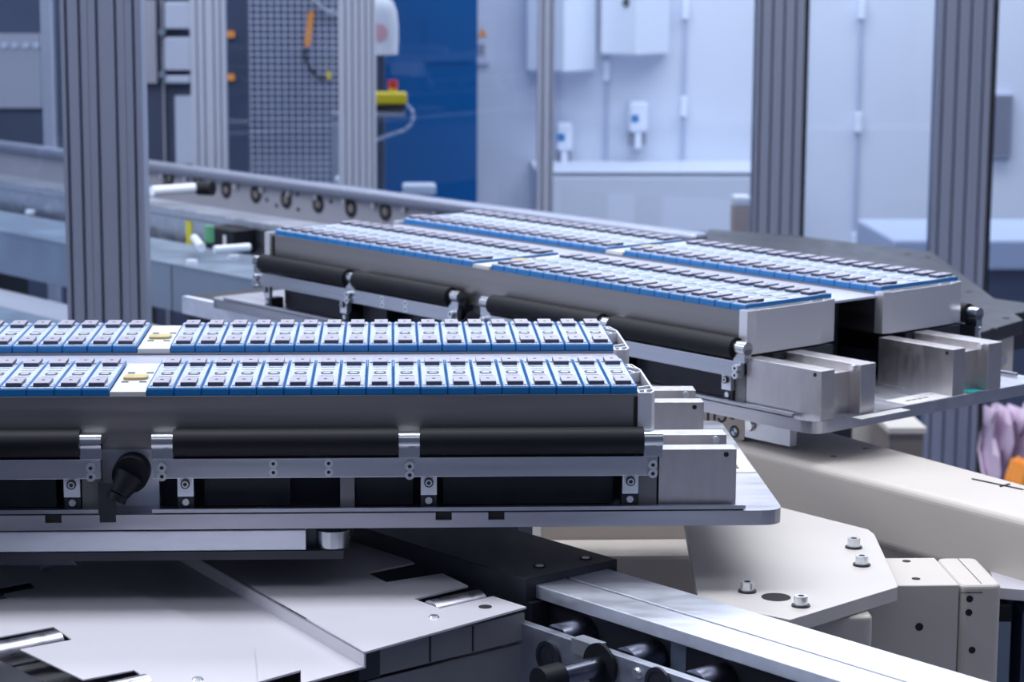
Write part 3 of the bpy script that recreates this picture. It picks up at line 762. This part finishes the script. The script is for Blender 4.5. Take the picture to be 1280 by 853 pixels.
def conduit(label, pts, lab2=None):
    t = root('conduit', label, 'conduit', tuple(py(pts[0][0], pts[0][1], YW - .02)), 0, 'wall conduits')
    a = py(pts[0][0], -60, YW - .02); b = py(pts[-1][0], 420, YW - .02)
    MB().cyl((a.x, YW - .014, 1.6), (a.x, YW - .014, FLOOR), .007, 10).build('pipe', 'lightbox', t, smooth=True)
    for u, v in pts:
        c = py(u, v, YW - .02); MB().box(a.x - .013, a.x + .013, YW - .035, YW - .001, c.z - .05, c.z + .03).build('clamp', 'dispenser', t, bevel=.004)
conduit('thin vertical pipe on the wall right of the nearer towel dispenser', [(858, 8), (857, 130), (856, 262)])
conduit('thin vertical pipe on the wall left of the nearer soap dispenser', [(760, 85), (757, 258)])
conduit('thin vertical pipe on the wall between the two right posts', [(1079, 8), (1076, 150), (1073, 300)])
bgd = root('paper_bag', 'small brown paper bag with white top on the wall ledge', 'bag', tuple(py(928, 288, 4.9)))
a, b = py(917, 296, 4.9), py(941, 258, 4.9)
MB().box(a.x, b.x, 4.9, 4.98, a.z - .3, b.z).build('bag_body', 'kraft', bgd, bevel=.006)
a2, b2 = py(918, 260, 4.89), py(941, 246, 4.89)
MB().box(a2.x, b2.x, 4.895, 4.975, b.z, b2.z).build('bag_top', 'cloth', bgd, bevel=.01)
MB().box(a.x - .4, b.x + .4, 4.85, 5.1, FLOOR, a.z - .3).build('ledge', 'wall', bgd)

# blue door with warning sign
bd = root('blue_cabinet', 'deep blue smooth cabinet door behind the emergency stop', 'cabinet', (.38, 6.7, FLOOR))
a, b = py(440, 300, 6.6), py(597, 0, 6.6)
MB().box(a.x, b.x, 6.6, 6.98, FLOOR, 2.2).build('door_leaf', 'bluedoor', bd)
MB().box(b.x - .20, b.x - .02, 6.596, 6.6, py(570, 78, 6.6).z, py(570, 24, 6.6).z).build('door_plate', 'bluedoor', bd)
ws = root('warning_sign', 'small orange warning triangle sign on the wall edge by the blue door', 'sign', tuple(py(603, 60, 6.9)))
a, b = py(596, 80, 6.98), py(612, 24, 6.98)
MB().box(a.x, b.x, 6.985, 6.999, a.z, b.z).build('sign_plate', 'wall', ws)
c = py(603, 41, 6.98); MB().add([(c.x - .018, 6.982, c.z - .015), (c.x + .018, 6.982, c.z - .015), (c.x, 6.982, c.z + .02),
                               (c.x - .018, 6.985, c.z - .015), (c.x + .018, 6.985, c.z - .015), (c.x, 6.985, c.z + .02)],
                              [(0, 1, 2), (3, 5, 4), (0, 3, 4, 1), (1, 4, 5, 2), (2, 5, 3, 0)]).build('triangle', 'orange', ws)
c = py(602, 62, 6.98); MB().box(c.x - .013, c.x + .013, 6.981, 6.985, c.z - .022, c.z + .022).build('notice', 'grey', ws)

# emergency stop box on a bracket with cable
YE = 4.75
es = root('emergency_stop', 'yellow emergency stop box with red button beside the pale post', 'switch', tuple(py(490, 135, YE)))
a, b = py(466, 131, YE), py(509, 116, YE)
MB().prism([(a.x, YE), (b.x, YE), (b.x, YE + .07), (a.x, YE + .07)], a.z, b.z).build('box', 'yellow', es, bevel=.008)
a2 = py(488, 140, YE - .001); b2 = py(506, 131, YE - .001)
MB().box(a.x, b2.x, YE - .002, YE + .06, a2.z, a.z - .0005).build('lower_shell', 'black', es, bevel=.006)
c = py(491, 116, YE + .035); MB().cyl((c.x, YE + .035, b.z), (c.x, YE + .035, b.z + .016), .013, 16).build('button_neck', 'yellow', es, smooth=True)
MB().cyl((c.x, YE + .035, b.z + .012), (c.x, YE + .035, b.z + .036), .017, 18, .015).build('button', 'red', es, smooth=True)
a3, b3 = py(455, 146, YE), py(506, 141, YE)
MB().box(a3.x - .1, b3.x, YE - .002, YE + .07, a3.z, a2.z - .001).build('bracket', 'grey', es, bevel=.002)
MB().box(a3.x - .1, a3.x - .02, YE + .01, YE + .06, FLOOR, a3.z).build('bracket_post', 'grey', es)
pts = [py(u, v, YE + .03) for u, v in ((508, 131), (514, 136), (517, 145), (514, 155), (505, 163), (492, 167), (480, 171), (466, 178), (450, 190))]
MB().tube(pts, .0055, 8).build('cable', 'lightbox', es, smooth=True)
wc = root('cloth_cover', 'white cloth cover with pink print hanging by the pale post', 'cover', tuple(py(480, 70, 4.92)))
z0, z1 = py(480, 68, 4.92).z, py(480, -4, 4.92).z
xa, xb = py(455, 40, 4.92).x, py(497, 40, 4.92).x
n = 16; rings = []
vs, fs = [], []
prof = [(0, 1.0), (.25, 1.02), (.5, 1.0), (.75, .92), (.92, .72), (1.0, .25)]
for t, s_ in prof:
    for i in range(n):
        an = 2 * math.pi * i / n; wob = 1 + .05 * math.sin(5 * an + 3 * t)
        vs.append(((xa + xb) / 2 + (xb - xa) / 2 * s_ * wob * math.cos(an), 4.92 + .045 * s_ * wob * math.sin(an), z0 + (z1 - z0) * t))
for k2 in range(len(prof) - 1):
    for i in range(n): fs.append((k2 * n + i, k2 * n + (i + 1) % n, (k2 + 1) * n + (i + 1) % n, (k2 + 1) * n + i))
fs.append(list(range((len(prof) - 1) * n, len(prof) * n))); fs.append(list(range(n))[::-1])
MB().add(vs, fs).build('cloth', 'cloth', wc, smooth=True)
c = py(474, 40, 4.92); MB().cyl((c.x, 4.872, c.z), (c.x, 4.869, c.z), .026, 16).build('print', 'pinkprint', wc)
c2 = py(474, 80, 4.92); MB().cyl((c2.x, 4.92, z0), (c2.x, 4.92, FLOOR), .018, 14).build('pole', 'darkbox', wc, smooth=True)

# wire mesh panel with strap and cables
YM = 5.6
mp = root('mesh_panel', 'grey wire mesh guard panel between the two pale posts', 'guard', tuple(py(355, 330, YM)))
a, b = py(284, 400, YM), py(424, -10, YM)
zlo, zhi = FLOOR + .05, 1.0
m = MB()
x = a.x
dx = (b.x - a.x) / 17
for i in range(18): m.box(a.x + i * dx - .0024, a.x + i * dx + .0024, YM, YM + .004, zlo, zhi)
m.build('vertical_wires', 'mesh', mp)
m = MB(); zz = zlo
while zz < zhi: m.box(a.x, b.x, YM - .004, YM, zz - .0024, zz + .0024); zz += .0215
tag(m.build('horizontal_wires', 'mesh', mp), kind='stuff')
MB().box(a.x - .02, a.x, YM - .01, YM + .02, FLOOR, 1.0).build('frame_bar', 'darkbox', mp)
MB().box(b.x, b.x + .02, YM - .01, YM + .02, FLOOR, 1.0).build('frame_bar', 'darkbox', mp)
mk = root('machine_cabinet', 'dim grey machine cabinet seen through the wire mesh', 'cabinet', ((a.x + b.x) / 2, 6.3, FLOOR))
MB().box(a.x - .02, b.x + .05, 6.0, 6.6, FLOOR, 1.5).build('cabinet_body', 'darkbox', mk)
MB().box(a.x + .02, b.x - .05, 5.995, 6.0, py(350, 330, 6.0).z, py(350, 195, 6.0).z).build('cabinet_panel', 'slate', mk)
st = root('orange_strap', 'orange strap with black cable hanging on the wire mesh', 'strap', tuple(py(385, 60, YM - .02)))
p0, p1 = py(389.5, 14, YM - .02), py(384, 58, YM - .02)
hw = .0095
vs = [(p.x + sx * hw, YM - .026 + dy, p.z) for p in (p1, p0) for sx in (-1, 1) for dy in (0, .006)]
MB().add(vs, [(0, 2, 3, 1), (4, 5, 7, 6), (0, 4, 6, 2), (1, 3, 7, 5), (0, 1, 5, 4), (2, 6, 7, 3)]).build('strap_band', 'orange', st)
MB().tube([py(u, v, YM - .02) for u, v in ((382, 60), (381, 68), (384, 80), (392, 92), (402, 99), (410, 96))], .0045, 8).build('cable', 'ink', st, smooth=True)
c = py(411, 94, YM - .02); MB().box(c.x - .006, c.x + .006, YM - .03, YM - .015, c.z - .012, c.z + .012).build('tip', 'yellow', st)
cc = root('cable_coil', 'coil of grey cables at the top beside the orange strap', 'cables', tuple(py(405, 5, YM - .03)))
for k2 in range(3):
    MB().tube([py(390 + 34 * t / 8, -12 + k2 * 4 + 30 * math.sin(.35 + t / 8 * 1.3) - k2 * 4, YM - .03 - .012 * k2) for t in range(9)], .006, 8).build('cable', 'grey', cc, smooth=True)

# left background: pale switch boxes and dark cabinets
lc = root('control_cabinet', 'dark control cabinet with pale modules left of the pale post', 'cabinet', (-.70, 5.9, FLOOR))
a, b = py(150, 100, 5.6), py(240, 0, 5.6)
MB().box(a.x, b.x + .02, 5.6, 6.1, FLOOR, 1.3).build('cabinet_body', 'darkbox', lc)
for v0, v1 in ((3, 36), (47, 88), (95, 104)):
    p0, p1 = py(206, v1, 5.55), py(237, v0, 5.55); MB().box(p0.x, p1.x, 5.55, 5.599, p0.z, p1.z).build('pale_module', 'lightbox', lc, bevel=.004)
p0, p1 = py(220, 205, 5.57), py(239, 120, 5.57); MB().box(p0.x, p1.x, 5.57, 5.599, p0.z, p1.z).build('pale_panel', 'lightbox', lc)
p0, p1 = py(176, 104, 5.57), py(194, 0, 5.57); MB().box(p0.x, p1.x, 5.57, 5.599, p0.z, p1.z).build('grey_panel', 'grey', lc)
for v in (40, 93):
    c = py(203, v, 5.56); MB().cyl((c.x, 5.54, c.z), (c.x, 5.599, c.z), .012, 12).build('indicator', 'galv', lc, smooth=True)
p0 = py(203, 60, 5.57); MB().box(p0.x - .003, p0.x + .003, 5.58, 5.599, FLOOR + .1, 1.2).build('cable_duct', 'grey', lc)
oc = root('dark_machine', 'dark blue machine housing behind the far left glass', 'machine', (-1.3, 5.7, FLOOR))
a, b = py(-80, 100, 5.6), py(145, 0, 5.6)
MB().box(a.x, b.x, 5.6, 6.2, FLOOR, 1.3).build('housing', 'darkbox', oc)
p0, p1 = py(-40, 135, 5.58), py(50, 42, 5.58); MB().box(p0.x, p1.x, 5.58, 5.599, p0.z, p1.z).build('front_panel', 'grey', oc)
for u in (5, 18, 32, 45, 57):
    c = py(u, 57, 5.57); MB().cyl((c.x, 5.57, c.z), (c.x, 5.579, c.z), .010, 12).build('indicator', 'lightbox', oc, smooth=True)
ob = root('orange_tag_post', 'dark blue upright with two orange tags beside the pale post', 'upright', tuple(py(300, 200, 5.3)))
a, b = py(284, 100, 5.3), py(309, 0, 5.3)
MB().box(a.x, b.x, 5.3, 5.34, FLOOR, 1.1).build('upright', 'darkbox', ob)
for v in (43, 97):
    p0, p1 = py(280, v + 4, 5.28), py(293, v - 4, 5.28); MB().box(p0.x, p1.x, 5.28, 5.299, p0.z, p1.z).build('tag', 'orange', ob)

# ------------------------------------------------------------------ right background pieces
rb = root('wall_vent', 'grey louvred vent on the wall at the right edge', 'vent', tuple(py(1258, 160, 6.95)))
a, b = py(1238, 196, 6.95), py(1269, 118, 6.95)
MB().box(a.x, b.x, 6.97, 6.999, a.z, b.z).build('vent_frame', 'lightbox', rb)
nv = 14
for i in range(nv):
    z = a.z + (b.z - a.z) * (i + .5) / nv; MB().box(a.x + .006, b.x - .006, 6.955, 6.969, z - .005, z + .004).build('slat', 'grey', rb)
wt = root('work_table', 'pale grey table with dark base behind the far right post', 'table', tuple(py(1270, 330, 5.2)[:2]) + (FLOOR,))
a = py(1232, 340, 5.0)
MB().box(a.x - .3, a.x + 1.2, 5.0, 5.6, py(1260, 338, 5.0).z, py(1260, 300, 5.0).z).build('table_top', 'lightbox', wt, bevel=.01)
MB().box(a.x - .3, a.x + 1.2, 5.03, 5.6, FLOOR, py(1260, 338, 5.0).z - .001).build('table_base', 'darkbox', wt)
wl = root('floor_cabinet', 'cream floor cabinet seen below the diagonal carrier', 'cabinet', tuple(py(1050, 700, 2.85)[:2]) + (FLOOR,))
a, b = py(1000, 600, 2.7), py(1090, 535, 2.7)
MB().box(a.x, b.x, 2.7, 3.0, FLOOR, b.z + .05).build('cabinet_body', 'cream', wl, bevel=.004)
wl2 = root('small_cabinet', 'grey-brown low box with white lid left of the far right post', 'cabinet', tuple(py(1132, 700, 2.6)[:2]) + (FLOOR,))
a, b = py(1110, 600, 2.5), py(1154, 541, 2.5)
MB().box(a.x, b.x, 2.5, 2.68, FLOOR, b.z).build('box_body', 'brown', wl2)
MB().box(a.x - .005, b.x + .005, 2.49, 2.68, b.z, b.z + .012).build('lid', 'cream', wl2)
cl_ = root('crumpled_sheet', 'crumpled lilac plastic sheet at the right edge behind the beam', 'sheet', tuple(py(1255, 650, 3.4)[:2]) + (FLOOR,))
vs, fs = [], []
a, b = py(1226, 640, 3.4), py(1300, 508, 3.4)
nx, nz = 14, 14
for i in range(nx + 1):
    for j in range(nz + 1):
        vs.append((a.x + (b.x - a.x) * i / nx, 3.4 + .04 * math.sin(i * 1.7 + j * .6) + .03 * math.sin(j * 1.3 - i * .8), FLOOR + (b.z - FLOOR) * j / nz))
for i in range(nx):
    for j in range(nz): q = i * (nz + 1) + j; fs.append((q, q + nz + 1, q + nz + 2, q + 1))
so = MB().add(vs, fs).build('sheet', 'lilac', cl_, smooth=True)
so.modifiers.new('thickness', 'SOLIDIFY').thickness = .004
oh = root('orange_hose', 'orange hose bundle at the right edge in front of the lilac sheet', 'hose', tuple(py(1270, 640, 3.2)[:2]) + (FLOOR,))
for k2 in range(3):
    MB().tube([py(u + k2 * 7, v + k2 * 3, 3.25 - .02 * k2) for u, v in ((1258, 640), (1262, 600), (1270, 575), (1284, 590), (1300, 610))], .013, 10).build('hose', 'orange', oh, smooth=True)
pl_ = root('pale_plate', 'pale metal plate edge at the right behind the beige cap', 'plate', tuple(pz(1270, 725, -.26)[:2]) + (FLOOR,))
MB().prism(pxpoly([(1235, 706), (1330, 728), (1330, 742), (1245, 735)], -.24), -.252, -.24).build('plate', 'white', pl_)
q = pz(1275, 728, -.24); MB().box(q.x - .03, q.x + .12, q.y + .02, q.y + .10, FLOOR, -.2525).build('stand', 'darkbox', pl_)
kb_ = root('black_bracket', 'black angled bracket beside the beige cap at the right edge', 'bracket', (.93, .16, FLOOR))
MB().box(.872, .900, .10, .16, -.275, -.258).build('bracket_arm', 'black', kb_)
MB().box(.872, .900, .10, .16, FLOOR, -.2755).build('bracket_stem', 'galv', kb_)
MB().box(.915, .95, .11, .16, FLOOR, -.268).build('dark_block', 'darkbox', kb_)

# white caps standing behind the far rail
for lab, u0, u1, v0, v1, Y in (('flat white cap behind the far rail beside the pale post', 418, 462, 223, 231, 4.6),
                               ('rounded white cap behind the far rail in front of the blue cabinet', 503, 545, 232, 244, 4.55)):
    a, b = py(u0, v1, Y), py(u1, v0, Y)
    t = root('white_cap', lab, 'cap', ((a.x + b.x) / 2, Y + .05, FLOOR), 0, 'white caps behind the rail')
    MB().prism(roundpoly([(a.x, Y), (b.x, Y), (b.x, Y + .1), (a.x, Y + .1)], .015), a.z, b.z).build('cap', 'dispenser', t, bevel=.006)
    MB().box(a.x + .03, b.x - .03, Y + .02, Y + .08, FLOOR, a.z).build('stand', 'darkbox', t)
